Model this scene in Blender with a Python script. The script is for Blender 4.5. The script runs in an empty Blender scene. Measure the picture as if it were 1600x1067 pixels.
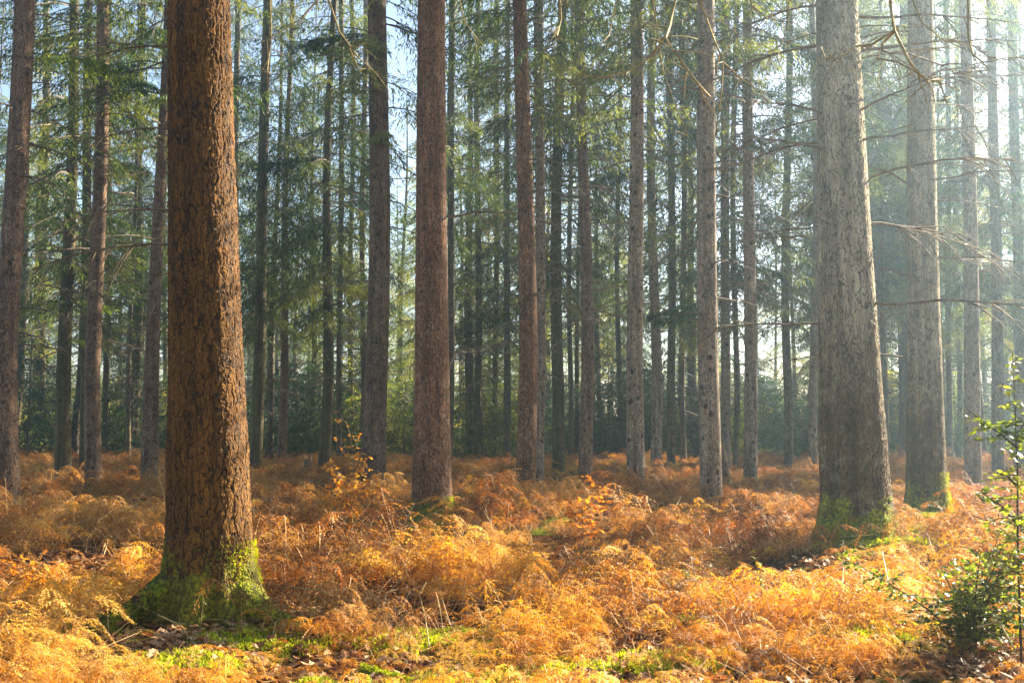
import bpy, math, random
import numpy as np
from mathutils import Vector, Matrix, Euler

# ------------------------------------------------------------------ camera, sky, sun, exposure
scene = bpy.context.scene
FPX, CX, CY, CAMH, HORIZON = 1555.0, 800.0, 533.5, 1.6, 665.0
TILT = math.atan((HORIZON - CY) / FPX)
cam_data = bpy.data.cameras.new("camera")
cam = bpy.data.objects.new("camera", cam_data)
scene.collection.objects.link(cam)
cam_data.sensor_width = 36.0
cam_data.lens = 36.0 * FPX / 1600.0
cam_data.clip_start = 0.05
cam_data.clip_end = 2000
cam.location = (0, 0, CAMH)
cam.rotation_euler = (math.radians(90) + TILT, 0, 0)
scene.camera = cam

SUN_AZ, SUN_EL = 50.5, 27.0          # degrees right of the view direction, degrees up
world = bpy.data.worlds.new("World"); scene.world = world
world.use_nodes = True
wn = world.node_tree.nodes; wl = world.node_tree.links
bg = wn["Background"]
sky = wn.new("ShaderNodeTexSky"); sky.sky_type = 'NISHITA'; sky.sun_disc = False
sky.sun_elevation = math.radians(SUN_EL); sky.sun_rotation = math.radians(SUN_AZ)
sky.air_density = 1.0; sky.dust_density = 1.2; sky.ozone_density = 0.3
wl.new(sky.outputs[0], bg.inputs[0]); bg.inputs[1].default_value = 0.0500
sl = bpy.data.lights.new("sun", 'SUN'); sl.energy = 5.0; sl.angle = math.radians(0.5)
sl.color = (1.0, 0.87, 0.65)
so = bpy.data.objects.new("sun", sl); scene.collection.objects.link(so)
_az, _el = math.radians(SUN_AZ), math.radians(SUN_EL)
SUND = Vector((math.sin(_az) * math.cos(_el), math.cos(_az) * math.cos(_el), math.sin(_el)))
so.rotation_euler = SUND.to_track_quat('Z', 'Y').to_euler()
so.location = SUND * 60
vs = scene.view_settings
vs.view_transform = 'Standard'; vs.look = 'None'; vs.gamma = 1.0; vs.use_curve_mapping = False
vs.exposure = 2.66
HAZE_DENSITY, HAZE_G = 0.0019, 0.80

cy = scene.cycles
cy.use_denoising = True
cy.max_bounces = 6; cy.diffuse_bounces = 3; cy.glossy_bounces = 2
cy.transmission_bounces = 4; cy.volume_bounces = 1; cy.transparent_max_bounces = 8
cy.sample_clamp_indirect = 4.0
cy.caustics_reflective = False; cy.caustics_refractive = False

# ------------------------------------------------------------------ helpers
COL = scene.collection
def pix(u, v, Y):
    a = (u - CX) / FPX; b = (CY - v) / FPX
    d = Vector((a, math.cos(TILT) - b * math.sin(TILT), math.sin(TILT) + b * math.cos(TILT)))
    return Vector((0, 0, CAMH)) + d * (Y / d.y)

def gh(x, y):
    """ground height"""
    return (0.10 * np.sin(0.55 * x + 1.3) * np.sin(0.43 * y + 0.4) + 0.07 * np.sin(1.25 * x - 0.5 * y + 2.0)
            + 0.05 * np.sin(0.9 * y + 0.7 * x) + 0.02 * np.sin(3.1 * x + 1.7 * y) * np.sin(2.3 * y - 1.1 * x))

class MB:
    def __init__(s): s.v = []; s.f = []; s.m = []; s.sm = False
    def face(s, pts, m=0):
        n = len(s.v); s.v.extend(pts); s.f.append(tuple(range(n, n + len(pts)))); s.m.append(m)
    def tube(s, pts, rad, n=5, m=0, cap=True):
        base = len(s.v); k = len(pts)
        for i, p in enumerate(pts):
            a = pts[max(i - 1, 0)]; b = pts[min(i + 1, k - 1)]
            t = (b - a)
            if t.length < 1e-9: t = Vector((0, 0, 1))
            t.normalize()
            r = Vector((0, 0, 1)) if abs(t.z) < 0.9 else Vector((1, 0, 0))
            u = t.cross(r).normalized(); w = t.cross(u)
            for j in range(n):
                an = 2 * math.pi * j / n
                s.v.append(p + (u * math.cos(an) + w * math.sin(an)) * rad[i])
        for i in range(k - 1):
            for j in range(n):
                j2 = (j + 1) % n
                s.f.append((base + i * n + j, base + i * n + j2, base + (i + 1) * n + j2, base + (i + 1) * n + j)); s.m.append(m)
        if cap and n > 2:
            s.f.append(tuple(base + (k - 1) * n + j for j in range(n))); s.m.append(m)
    def mesh(s, name, mats, smooth=False):
        me = bpy.data.meshes.new(name)
        me.from_pydata([tuple(p) for p in s.v], [], s.f)
        for m in mats: me.materials.append(m)
        if len(mats) > 1: me.polygons.foreach_set("material_index", s.m)
        if smooth: me.polygons.foreach_set("use_smooth", [True] * len(s.f))
        me.update()
        return me

def link(name, me, parent=None, loc=(0, 0, 0), rot=(0, 0, 0), sc=(1, 1, 1)):
    o = bpy.data.objects.new(name, me); COL.objects.link(o)
    o.location = loc; o.rotation_euler = rot; o.scale = sc
    if parent: o.parent = parent
    return o
def tag(o, label=None, cat=None, group=None, kind=None):
    if label: o["label"] = label
    if cat: o["category"] = cat
    if group: o["group"] = group
    if kind: o["kind"] = kind
    return o

# ------------------------------------------------------------------ material helpers
class NT:
    def __init__(s, name):
        s.mat = bpy.data.materials.new(name); s.mat.use_nodes = True
        s.t = s.mat.node_tree; s.t.nodes.clear()
        s.out = s.n("ShaderNodeOutputMaterial")
    def n(s, typ, **kw):
        nd = s.t.nodes.new(typ)
        for k, v in kw.items(): setattr(nd, k, v)
        return nd
    def l(s, a, b): s.t.links.new(a, b)
    def val(s, sock, v):
        if isinstance(v, bpy.types.NodeSocket): s.l(v, sock)
        else: sock.default_value = v
    def math(s, op, a, b=None, c=None, clamp=False):
        nd = s.n("ShaderNodeMath", operation=op, use_clamp=clamp)
        s.val(nd.inputs[0], a)
        if b is not None: s.val(nd.inputs[1], b)
        if c is not None: s.val(nd.inputs[2], c)
        return nd.outputs[0]
    def mix(s, f, a, b, mode='MIX'):
        nd = s.n("ShaderNodeMix", data_type='RGBA', blend_type=mode)
        s.val(nd.inputs[0], f)
        s.val(nd.inputs[6], a if isinstance(a, bpy.types.NodeSocket) else (*a, 1))
        s.val(nd.inputs[7], b if isinstance(b, bpy.types.NodeSocket) else (*b, 1))
        return nd.outputs[2]
    def ramp(s, f, lo, hi, a=0.0, b=1.0, smooth=True):
        nd = s.n("ShaderNodeMapRange", interpolation_type='SMOOTHSTEP' if smooth else 'LINEAR')
        s.val(nd.inputs[0], f); nd.inputs[1].default_value = lo; nd.inputs[2].default_value = hi
        nd.inputs[3].default_value = a; nd.inputs[4].default_value = b
        return nd.outputs[0]
    def noise(s, vec, scale, detail=3, rough=0.55):
        nd = s.n("ShaderNodeTexNoise"); s.l(vec, nd.inputs["Vector"])
        nd.inputs["Scale"].default_value = scale; nd.inputs["Detail"].default_value = detail
        nd.inputs["Roughness"].default_value = rough
        return nd.outputs[0]
    def obj(s, scale=(1, 1, 1)):
        tc = s.n("ShaderNodeTexCoord"); mp = s.n("ShaderNodeMapping")
        s.l(tc.outputs["Object"], mp.inputs[0]); mp.inputs["Scale"].default_value = scale
        return tc.outputs["Object"], mp.outputs[0]

def bark_mat(name, dark, mid, pale, lichen=None, lichen_amt=0.0, plate=11.0, stretch=0.22, moss_h=0.0, moss_amt=0.0,
             knots=0.0, disp=0.012, real_disp=False, green=0.0, upper=None):
    m = NT(name)
    oc, sc = m.obj((1, 1, stretch))
    rnd = m.n("ShaderNodeObjectInfo").outputs["Random"]
    off = m.n("ShaderNodeVectorMath", operation='ADD'); m.l(sc, off.inputs[0])
    cmb = m.n("ShaderNodeCombineXYZ"); m.l(m.math('MULTIPLY', rnd, 37.0), cmb.inputs[0]); m.l(m.math('MULTIPLY', rnd, 11.0), cmb.inputs[2])
    m.l(cmb.outputs[0], off.inputs[1]); v = off.outputs[0]
    wn_ = m.n("ShaderNodeTexNoise"); m.l(oc, wn_.inputs["Vector"]); wn_.inputs["Scale"].default_value = 8; wn_.inputs["Detail"].default_value = 4
    wp = m.n("ShaderNodeVectorMath", operation='MULTIPLY_ADD'); m.l(wn_.outputs[1], wp.inputs[0]); wp.inputs[1].default_value = (0.11, 0.11, 0.16); m.l(v, wp.inputs[2])
    wv = wp.outputs[0]
    def cracks(scale, w0, w1):
        q = m.n("ShaderNodeTexVoronoi", feature='DISTANCE_TO_EDGE'); m.l(wv, q.inputs["Vector"]); q.inputs["Scale"].default_value = scale
        wob = m.math('MULTIPLY', m.ramp(m.noise(oc, 5.0, 3, 0.6), 0.3, 0.7), 0.06)
        return m.ramp(m.math('ADD', q.outputs["Distance"], m.math('MULTIPLY', wob, 0.6)), w0, w1)
    vc = m.n("ShaderNodeTexVoronoi", feature='F1'); m.l(wv, vc.inputs["Vector"]); vc.inputs["Scale"].default_value = plate * 1.9
    r1 = cracks(plate * 0.95, 0.0, 0.22); r2 = cracks(plate * 1.9, 0.0, 0.28)
    plates = m.math('MULTIPLY', m.math('ADD', 0.3, m.math('MULTIPLY', r1, 0.7)), m.math('ADD', 0.5, m.math('MULTIPLY', r2, 0.5)))
    fine = m.noise(v, plate * 5, 5, 0.65)
    big = m.noise(oc, 1.7, 4, 0.6)
    cellv = m.n("ShaderNodeSeparateColor"); m.l(vc.outputs["Color"], cellv.inputs[0])
    body = m.mix(m.ramp(fine, 0.33, 0.7), mid, pale)
    body = m.mix(m.math('MULTIPLY', cellv.outputs[0], 0.55), body, mid)
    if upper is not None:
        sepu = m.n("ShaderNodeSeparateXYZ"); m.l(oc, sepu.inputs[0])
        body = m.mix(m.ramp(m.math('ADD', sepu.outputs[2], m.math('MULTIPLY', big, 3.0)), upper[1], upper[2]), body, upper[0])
    if lichen is not None:
        ln = m.noise(oc, 9.0, 5, 0.7)
        lf = m.math('MULTIPLY', m.ramp(ln, 0.5, 0.62), m.math('MULTIPLY', m.ramp(big, 0.35, 0.6), lichen_amt))
        body = m.mix(lf, body, lichen)
    col = m.mix(m.ramp(m.math('MULTIPLY', plates, m.math('ADD', 0.35, fine)), 0.08, 0.55), dark, body)
    if green > 0:
        sepn = m.n("ShaderNodeSeparateXYZ"); geo0 = m.n("ShaderNodeNewGeometry"); m.l(geo0.outputs["Normal"], sepn.inputs[0])
        gf = m.math('MULTIPLY', m.ramp(m.noise(oc, 2.3, 4, 0.7), 0.35, 0.75), m.ramp(sepn.outputs[0], 0.5, -0.7, 0.25 * green, green))
        col = m.mix(gf, col, (0.10, 0.115, 0.035))
    height = m.math('ADD', m.math('MULTIPLY', plates, 0.75), m.math('MULTIPLY', fine, 0.3))
    if knots > 0:
        sx = m.n("ShaderNodeMapping"); m.l(oc, sx.inputs[0]); sx.inputs["Scale"].default_value = (1, 1, 0.75)
        ad = m.n("ShaderNodeVectorMath", operation='ADD'); m.l(sx.outputs[0], ad.inputs[0]); m.l(cmb.outputs[0], ad.inputs[1])
        kv = m.n("ShaderNodeTexVoronoi", feature='F1'); m.l(ad.outputs[0], kv.inputs["Vector"]); kv.inputs["Scale"].default_value = 5.2
        kf = m.ramp(kv.outputs["Distance"], 0.17, 0.26, knots, 0.0)
        col = m.mix(kf, col, (0.022, 0.016, 0.012))
        height = m.math('ADD', height, m.math('MULTIPLY', kf, 0.9))
    if moss_h > 0:
        sep = m.n("ShaderNodeSeparateXYZ"); m.l(oc, sep.inputs[0])
        hz = m.math('SUBTRACT', 1.0, m.math('DIVIDE', sep.outputs[2], moss_h))
        mf = m.math('ADD', m.math('MULTIPLY', hz, 0.9), m.math('MULTIPLY', m.math('SUBTRACT', m.noise(oc, 5.0, 5, 0.7), 0.5), 3.0))
        mf = m.math('MULTIPLY', m.ramp(mf, 0.22, 0.5), m.math('MULTIPLY', m.ramp(hz, 0.0, 0.25), moss_amt))
        mcol = m.mix(m.ramp(m.noise(oc, 28, 4, 0.7), 0.35, 0.7), (0.05, 0.065, 0.006), (0.40, 0.42, 0.02))
        col = m.mix(mf, col, mcol)
        height = m.math('ADD', height, m.math('MULTIPLY', mf, m.math('MULTIPLY', m.noise(oc, 40, 3, 0.7), 0.9)))
    _, st_ = m.obj((1, 1, 0.07))
    streak = m.math('MULTIPLY', m.ramp(m.noise(st_, 9, 3, 0.6), 0.3, 0.7, 0.62, 1.18), m.ramp(m.noise(oc, 3.1, 5, 0.7), 0.3, 0.7, 0.72, 1.2))
    stc = m.n("ShaderNodeCombineColor"); [m.l(streak, stc.inputs[q]) for q in range(3)]
    col = m.mix(1.0, col, stc.outputs[0], 'MULTIPLY')
    tint = m.mix(1.0, col, m.mix(rnd, (0.86, 0.84, 0.84), (1.12, 1.08, 1.04)), 'MULTIPLY')
    b = m.n("ShaderNodeBsdfPrincipled"); m.l(tint, b.inputs["Base Color"]); b.inputs["Roughness"].default_value = 0.88
    b.inputs["Specular IOR Level"].default_value = 0.25
    if real_disp:
        dn = m.n("ShaderNodeDisplacement"); m.l(height, dn.inputs["Height"]); dn.inputs["Midlevel"].default_value = 0.9; dn.inputs["Scale"].default_value = disp * 2.0
        m.l(dn.outputs[0], m.out.inputs["Displacement"]); m.mat.displacement_method = 'BOTH'
    else:
        bp = m.n("ShaderNodeBump"); m.l(height, bp.inputs["Height"]); bp.inputs["Distance"].default_value = disp * 2.2; bp.inputs["Strength"].default_value = 1.0
        m.l(bp.outputs[0], b.inputs["Normal"])
    m.l(b.outputs[0], m.out.inputs[0])
    return m.mat

def leafy(name, c1, c2, trans=0.5, rough=0.6, nscale=1.5, gloss=0.0, tcol=None, inst=False, c3=None, obj_rand=0.0):
    """thin leaves: diffuse + translucent, colour varies in space and from plant to plant"""
    m = NT(name)
    geo = m.n("ShaderNodeNewGeometry"); pos = geo.outputs["Position"]
    n1 = m.noise(pos, nscale, 4, 0.65)
    ri = geo.outputs["Random Per Island"]
    f = m.math('ADD', m.ramp(n1, 0.32, 0.68), m.math('MULTIPLY', m.math('SUBTRACT', ri, 0.5), 0.7), clamp=True)
    if obj_rand:
        f = m.math('ADD', f, m.math('MULTIPLY', m.math('SUBTRACT', m.n("ShaderNodeObjectInfo").outputs["Random"], 0.5), obj_rand), clamp=True)
    col = m.mix(f, c1, c2)
    if c3 is not None:
        n2 = m.noise(pos, nscale * 0.45, 3, 0.6)
        col = m.mix(m.ramp(m.math('ADD', n2, m.math('MULTIPLY', ri, 0.12)), 0.53, 0.68), col, c3)
    d = m.n("ShaderNodeBsdfPrincipled"); m.l(col, d.inputs["Base Color"]); d.inputs["Roughness"].default_value = rough
    d.inputs["Specular IOR Level"].default_value = 0.2 + gloss
    t = m.n("ShaderNodeBsdfTranslucent")
    if tcol is None: tcol = (1.1, 1.0, 0.7)
    m.l(m.mix(1.0, col, tcol, 'MULTIPLY'), t.inputs[0])
    mx = m.n("ShaderNodeMixShader"); mx.inputs[0].default_value = trans
    m.l(d.outputs[0], mx.inputs[1]); m.l(t.outputs[0], mx.inputs[2]); m.l(mx.outputs[0], m.out.inputs[0])
    return m.mat

def simple(name, c1, c2, scale=12, rough=0.85):
    m = NT(name); oc, sc = m.obj()
    col = m.mix(m.ramp(m.noise(oc, scale, 5, 0.65), 0.3, 0.7), c1, c2)
    b = m.n("ShaderNodeBsdfPrincipled"); m.l(col, b.inputs["Base Color"]); b.inputs["Roughness"].default_value = rough
    bp = m.n("ShaderNodeBump"); m.l(m.noise(oc, scale * 3, 4, 0.6), bp.inputs["Height"]); bp.inputs["Distance"].default_value = 0.01
    m.l(bp.outputs[0], b.inputs["Normal"]); m.l(b.outputs[0], m.out.inputs[0])
    return m.mat

M = {}
M['bark_orange'] = bark_mat('bark_orange', (0.010, 0.005, 0.002), (0.085, 0.035, 0.005), (0.25, 0.115, 0.016), plate=19, stretch=0.17,
                            moss_h=0.8, moss_amt=0.6, disp=0.010, real_disp=True)
M['bark_red'] = bark_mat('bark_red', (0.02, 0.009, 0.004), (0.14, 0.056, 0.023), (0.38, 0.21, 0.11), plate=22, stretch=0.25,
                         moss_h=0.55, moss_amt=0.95, disp=0.006, real_disp=True, lichen=(0.42, 0.34, 0.24), lichen_amt=0.4)
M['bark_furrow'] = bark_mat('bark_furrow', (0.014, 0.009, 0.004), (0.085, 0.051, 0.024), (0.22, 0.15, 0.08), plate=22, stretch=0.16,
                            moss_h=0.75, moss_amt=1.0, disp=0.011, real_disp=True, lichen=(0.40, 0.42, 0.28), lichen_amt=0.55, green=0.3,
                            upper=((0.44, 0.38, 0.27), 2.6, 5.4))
M['bark_grey'] = bark_mat('bark_grey', (0.03, 0.02, 0.012), (0.22, 0.15, 0.095), (0.47, 0.37, 0.26), plate=26, stretch=0.3,
                          knots=0.9, disp=0.004, lichen=(0.36, 0.37, 0.27), lichen_amt=0.6, moss_h=0.4, moss_amt=0.5)
M['bark_brown'] = bark_mat('bark_brown', (0.02, 0.011, 0.006), (0.15, 0.085, 0.048), (0.36, 0.235, 0.15), plate=24, stretch=0.3,
                           knots=0.7, disp=0.004, lichen=(0.36, 0.33, 0.24), lichen_amt=0.35, moss_h=0.3, moss_amt=0.6)
M['bark_green'] = bark_mat('bark_green', (0.020, 0.016, 0.008), (0.085, 0.062, 0.028), (0.18, 0.14, 0.07), plate=22, stretch=0.35,
                           knots=0.6, disp=0.004, green=0.9)
M['bark_far'] = bark_mat('bark_far', (0.025, 0.018, 0.012), (0.11, 0.08, 0.048), (0.22, 0.17, 0.11), plate=10, stretch=0.3, disp=0.004, green=0.4)
M['twig'] = simple('dead_twig', (0.07, 0.045, 0.028), (0.20, 0.145, 0.085), 20)
M['oak_twig'] = simple('mossy_twig', (0.16, 0.12, 0.035), (0.36, 0.27, 0.10), 14)
M['needle'] = leafy('needles', (0.009, 0.024, 0.011), (0.048, 0.082, 0.022), 0.42, nscale=0.55, tcol=(1.5, 1.6, 0.55), c3=(0.16, 0.17, 0.04), obj_rand=0.8)
M['needle_pale'] = leafy('needles_pale', (0.06, 0.10, 0.022), (0.26, 0.30, 0.06), 0.5, nscale=0.5, tcol=(1.4, 1.45, 0.5), c3=(0.33, 0.27, 0.07), obj_rand=0.5)
M['needle_dark'] = leafy('needles_dark', (0.010, 0.028, 0.014), (0.035, 0.075, 0.025), 0.35, nscale=0.8, tcol=(1.3, 1.5, 0.6), obj_rand=0.5)
M['bracken'] = leafy('dead_bracken', (0.10, 0.034, 0.007), (0.40, 0.155, 0.020), 0.42, nscale=1.1, tcol=(1.4, 1.08, 0.42), c3=(0.50, 0.30, 0.09), obj_rand=0.9)
M['bracken_sunlit'] = leafy('sunlit_tint_bracken', (0.42, 0.17, 0.015), (0.76, 0.40, 0.035), 0.48, nscale=2.2, tcol=(1.3, 1.08, 0.4), c3=(0.72, 0.48, 0.11), obj_rand=0.5)  # brighter copy of the dead bracken: foreground sunlight put into the colour
M['stalk'] = leafy('bracken_stalk', (0.40, 0.20, 0.07), (0.62, 0.42, 0.20), 0.1)
M['litter'] = leafy('leaf_litter', (0.08, 0.032, 0.012), (0.34, 0.16, 0.055), 0.25, nscale=14, c3=(0.42, 0.27, 0.14), tcol=(1.3, 0.9, 0.5), obj_rand=0.8)
M['moss'] = leafy('moss', (0.17, 0.20, 0.012), (0.50, 0.52, 0.03), 0.45, nscale=4, tcol=(1.2, 1.2, 0.4))
M['holly'] = leafy('holly_leaf', (0.035, 0.06, 0.012), (0.17, 0.20, 0.03), 0.45, rough=0.42, nscale=6, gloss=0.15, tcol=(1.9, 2.0, 0.5), c3=(0.22, 0.22, 0.05))
M['bramble'] = leafy('bramble_leaf', (0.06, 0.10, 0.015), (0.20, 0.24, 0.04), 0.4, nscale=6, tcol=(1.4, 1.4, 0.5))
M['beech'] = leafy('beech_leaf', (0.46, 0.17, 0.02), (0.70, 0.34, 0.05), 0.5, nscale=6, tcol=(1.2, 0.95, 0.4))
M['yellow'] = leafy('yellow_leaf', (0.60, 0.28, 0.03), (0.80, 0.48, 0.10), 0.55, nscale=6, tcol=(1.2, 1.0, 0.4))

# ground
def ground_mat():
    m = NT('forest_floor'); oc, _ = m.obj()
    n1 = m.noise(oc, 9, 6, 0.7); n2 = m.noise(oc, 0.9, 4, 0.6); n3 = m.noise(oc, 34, 4, 0.7)
    col = m.mix(m.ramp(n1, 0.35, 0.68), (0.035, 0.018, 0.009), (0.15, 0.07, 0.028))
    col = m.mix(m.ramp(n3, 0.58, 0.7), col, (0.30, 0.17, 0.07))
    col = m.mix(m.math('MULTIPLY', m.ramp(n2, 0.54, 0.62), m.ramp(n1, 0.3, 0.55)), col, (0.11, 0.14, 0.018))
    b = m.n("ShaderNodeBsdfPrincipled"); m.l(col, b.inputs["Base Color"]); b.inputs["Roughness"].default_value = 1.0; b.inputs["Specular IOR Level"].default_value = 0.0
    bp = m.n("ShaderNodeBump"); m.l(m.math('ADD', n1, n3), bp.inputs["Height"]); bp.inputs["Distance"].default_value = 0.05
    m.l(bp.outputs[0], b.inputs["Normal"]); m.l(b.outputs[0], m.out.inputs[0])
    return m.mat
def build_ground():
    # dense near the camera, coarse far away
    xs = np.unique(np.concatenate([np.linspace(-175, -30, 30), np.linspace(-30, 30, 241), np.linspace(30, 175, 30)]))
    ys = np.unique(np.concatenate([np.linspace(-175, -5, 30), np.linspace(-5, 45, 221), np.linspace(45, 175, 60)]))
    X, Y = np.meshgrid(xs, ys); Z = gh(X, Y) + 0.012 * np.sin(9 * X + 3 * Y) * np.sin(8 * Y)
    nx, ny = len(xs), len(ys)
    v = np.stack([X.ravel(), Y.ravel(), Z.ravel()], 1)
    i = np.arange(nx - 1)[None, :] + np.arange(ny - 1)[:, None] * nx; i = i.ravel()
    f = np.stack([i, i + 1, i + nx + 1, i + nx], 1)
    me = bpy.data.meshes.new('ground'); me.from_pydata(v.tolist(), [], f.tolist())
    me.polygons.foreach_set("use_smooth", [True] * len(f)); me.materials.append(ground_mat()); me.update()
    tag(link('ground', me), kind='structure')
build_ground()

# ------------------------------------------------------------------ trunks
def trunk_mesh(name, prof, H, mat, nseg, zs, roots=(), bend=0.0, seed=0, uneven=0.03):
    """prof(z) radius; roots = (angle, width, amp, height)"""
    rs = np.random.RandomState(seed); ph = rs.rand(8) * 6.28
    th = np.arange(nseg) * 2 * math.pi / nseg
    V = []
    for z in zs:
        r = prof(z)
        rr = np.full(nseg, r)
        rr *= 1 + uneven * (np.sin(2 * th + ph[0] + z * .3) * .6 + np.sin(3 * th + ph[1] - z * .5) * .5 + .5 * np.sin(5 * th + ph[2] + z * .9))
        for (a, w, amp, h) in roots:
            d = (th - a + math.pi) % (2 * math.pi) - math.pi
            rr += r * amp * np.exp(-(d / w) ** 2) * math.exp(-max(z, -0.1) / h)
        cxx = bend * math.sin(z * 0.35 + ph[3]) * min(1.0, z / 3.0); cyy = bend * math.sin(z * 0.27 + ph[4]) * min(1.0, z / 3.0)
        V.append(np.stack([cxx + rr * np.cos(th), cyy + rr * np.sin(th), np.full(nseg, z)], 1))
    n = len(zs); V = np.concatenate(V)
    i = np.arange(n - 1)[:, None] * nseg; j = np.arange(nseg)[None, :]; j2 = (j + 1) % nseg
    F = np.stack([(i + j).ravel(), (i + j2).ravel(), (i + nseg + j2).ravel(), (i + nseg + j).ravel()], 1)
    me = bpy.data.meshes.new(name); me.from_pydata(V.tolist(), [], F.tolist())
    me.materials.append(mat); me.polygons.foreach_set("use_smooth", [True] * len(F)); me.update()
    return me

# ------------------------------------------------------------------ crowns
def spray(mb, p, d, L, w, rnd, m=1):
    """one needle spray: long thin leaf-shaped card, random roll"""
    d = d.normalized()
    r = Vector((rnd.uniform(-1, 1), rnd.uniform(-1, 1), rnd.uniform(-1, 1)))
    s = d.cross(r)
    if s.length < 1e-4: s = d.cross(Vector((1, 0, 0)))
    s.normalize(); q = p + d * L; mid = p + d * L * 0.42
    mb.face([p, mid + s * w, q, mid - s * w], m)

def crown_mesh(name, seed, z0, H, R, mats, zbare=None, per=4, dz=0.75, droop=0.5, twn=19, spl=0.19, spw=0.0125, fol=2.9, skip=0.0):
    rnd = random.Random(seed); mb = MB()
    def branch(z, L, live):
        az = rnd.uniform(0, 2 * math.pi); out = Vector((math.cos(az), math.sin(az), 0)); side = Vector((-out.y, out.x, 0))
        rise = rnd.uniform(-0.1, 0.25); dr = droop * rnd.uniform(0.6, 1.3); wob = rnd.uniform(-.25, .25)
        pts = []; n = 6
        for i in range(n + 1):
            t = i / n
            pts.append(out * L * t + side * L * wob * t * t + Vector((0, 0, z + L * (rise * t - dr * t * t + 0.22 * dr * t ** 4))))
        mb.tube(pts, [0.028 * (1 - 0.85 * i / n) * (0.5 + L / 5) for i in range(n + 1)], 3, 0, cap=False)
        def at(t):
            k = min(int(t * n), n - 1); f = t * n - k
            return pts[k].lerp(pts[k + 1], f), (pts[k + 1] - pts[k]).normalized()
        if not live:
            for _ in range(rnd.randint(3, 7)):
                t = rnd.uniform(0.25, 0.95); p, d = at(t); sg = rnd.choice((-1, 1))
                e = p + (d * 0.6 + side * sg * 0.8 + Vector((0, 0, rnd.uniform(-.5, .1)))) * L * rnd.uniform(0.12, 0.3)
                mb.tube([p, p.lerp(e, .5) + Vector((0, 0, -.02)), e], [0.009, 0.006, 0.003], 3, 0, cap=False)
            return
        nt = max(4, int(twn * L / 2.2))
        for i in range(nt):
            t = 0.18 + 0.8 * (i + rnd.random()) / nt
            p, d = at(min(t, .99)); sg = 1 if i % 2 else -1
            tl = L * 0.36 * (1.15 - t) * rnd.uniform(0.7, 1.3) + 0.18
            td = (d * 0.75 + side * sg * rnd.uniform(0.5, 1.0) + Vector((0, 0, rnd.uniform(-0.75, -0.1)))).normalized()
            ns = max(3, int(tl / 0.12 * fol))
            for k in range(ns):
                u = (k + rnd.random()) / ns
                q = p + td * tl * u + Vector((0, 0, -0.35 * tl * u * u))
                dd = td * 0.7 + Vector((rnd.uniform(-.7, .7), rnd.uniform(-.7, .7), rnd.uniform(-1.0, 0.15)))
                spray(mb, q, dd, spl * rnd.uniform(.6, 1.25), spw * rnd.uniform(.7, 1.4), rnd)
        p, d = at(0.98)
        for k in range(4): spray(mb, p, d + Vector((rnd.uniform(-.4, .4), rnd.uniform(-.4, .4), rnd.uniform(-.4, .2))), spl * 1.1, spw * 1.2, rnd)
    z = z0
    while z < H - 0.4:
        t = (z - z0) / (H - z0)
        Lm = R * min(1.0, 0.55 + t * 3) * (1 - t) ** 0.75 + 0.25
        for _ in range(per):
            if rnd.random() < skip: continue
            branch(z + rnd.uniform(-dz / 2, dz / 2), Lm * rnd.uniform(0.65, 1.2), True)
        z += dz
    if zbare is not None:
        z = zbare
        while z < z0 + 1.5:
            for _ in range(rnd.randint(1, 3)): branch(z + rnd.uniform(-.3, .3), R * rnd.uniform(0.3, 0.85), False)
            z += 0.5
    return mb.mesh(name, mats)

TW = M['twig']
CROWN = {
    'high': [crown_mesh('crown_high', s, 12.5, 27, 2.6, [TW, M['needle']], zbare=None, skip=.1) for s in (1, 2)],
    'mid':  [crown_mesh('crown_mid', s, 9.0, 26, 2.7, [TW, M['needle']], zbare=4.0, skip=.12) for s in (3, 4, 5)],
    'low':  [crown_mesh('crown_low', s, 5.5, 24, 2.8, [TW, M['needle']], zbare=2.5, per=5, skip=.2, droop=.6) for s in (6, 7, 8)],
    'pale': [crown_mesh('crown_pale', s, 6.0, 23, 2.9, [TW, M['needle_pale']], zbare=3, per=4, skip=.3, droop=.55) for s in (9, 10)],
    'full': [crown_mesh('crown_full', s, 6.5, 26, 3.3, [TW, M['needle_dark' if s == 14 else 'needle']], zbare=3, per=7, dz=.6, skip=0, droop=.6, twn=22, spw=.014) for s in (13, 14)],
    'bare': [crown_mesh('crown_bare', s, 15.0, 27, 2.2, [TW, M['needle']], zbare=3.0, skip=.2) for s in (11, 12)],
}
YOUNG = [crown_mesh('young_crown', s, 0.35, 5.4, 1.9, [TW, M[k]], per=6, dz=0.36, droop=.35, twn=14, spl=.24, spw=.02, fol=1.5) for s, k in ((21, 'needle_dark'), (22, 'needle_dark'), (23, 'needle_pale'), (24, 'needle_dark'), (25, 'needle'))]
YTRUNK = []
_ym = MB(); _ym.tube([Vector((0, 0, -0.2)), Vector((0.01, 0, 2.5)), Vector((0, 0.01, 5.3))], [.06, .04, .01], 8); YTRUNK = _ym.mesh('young_trunk', [M['bark_far']], True)

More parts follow.
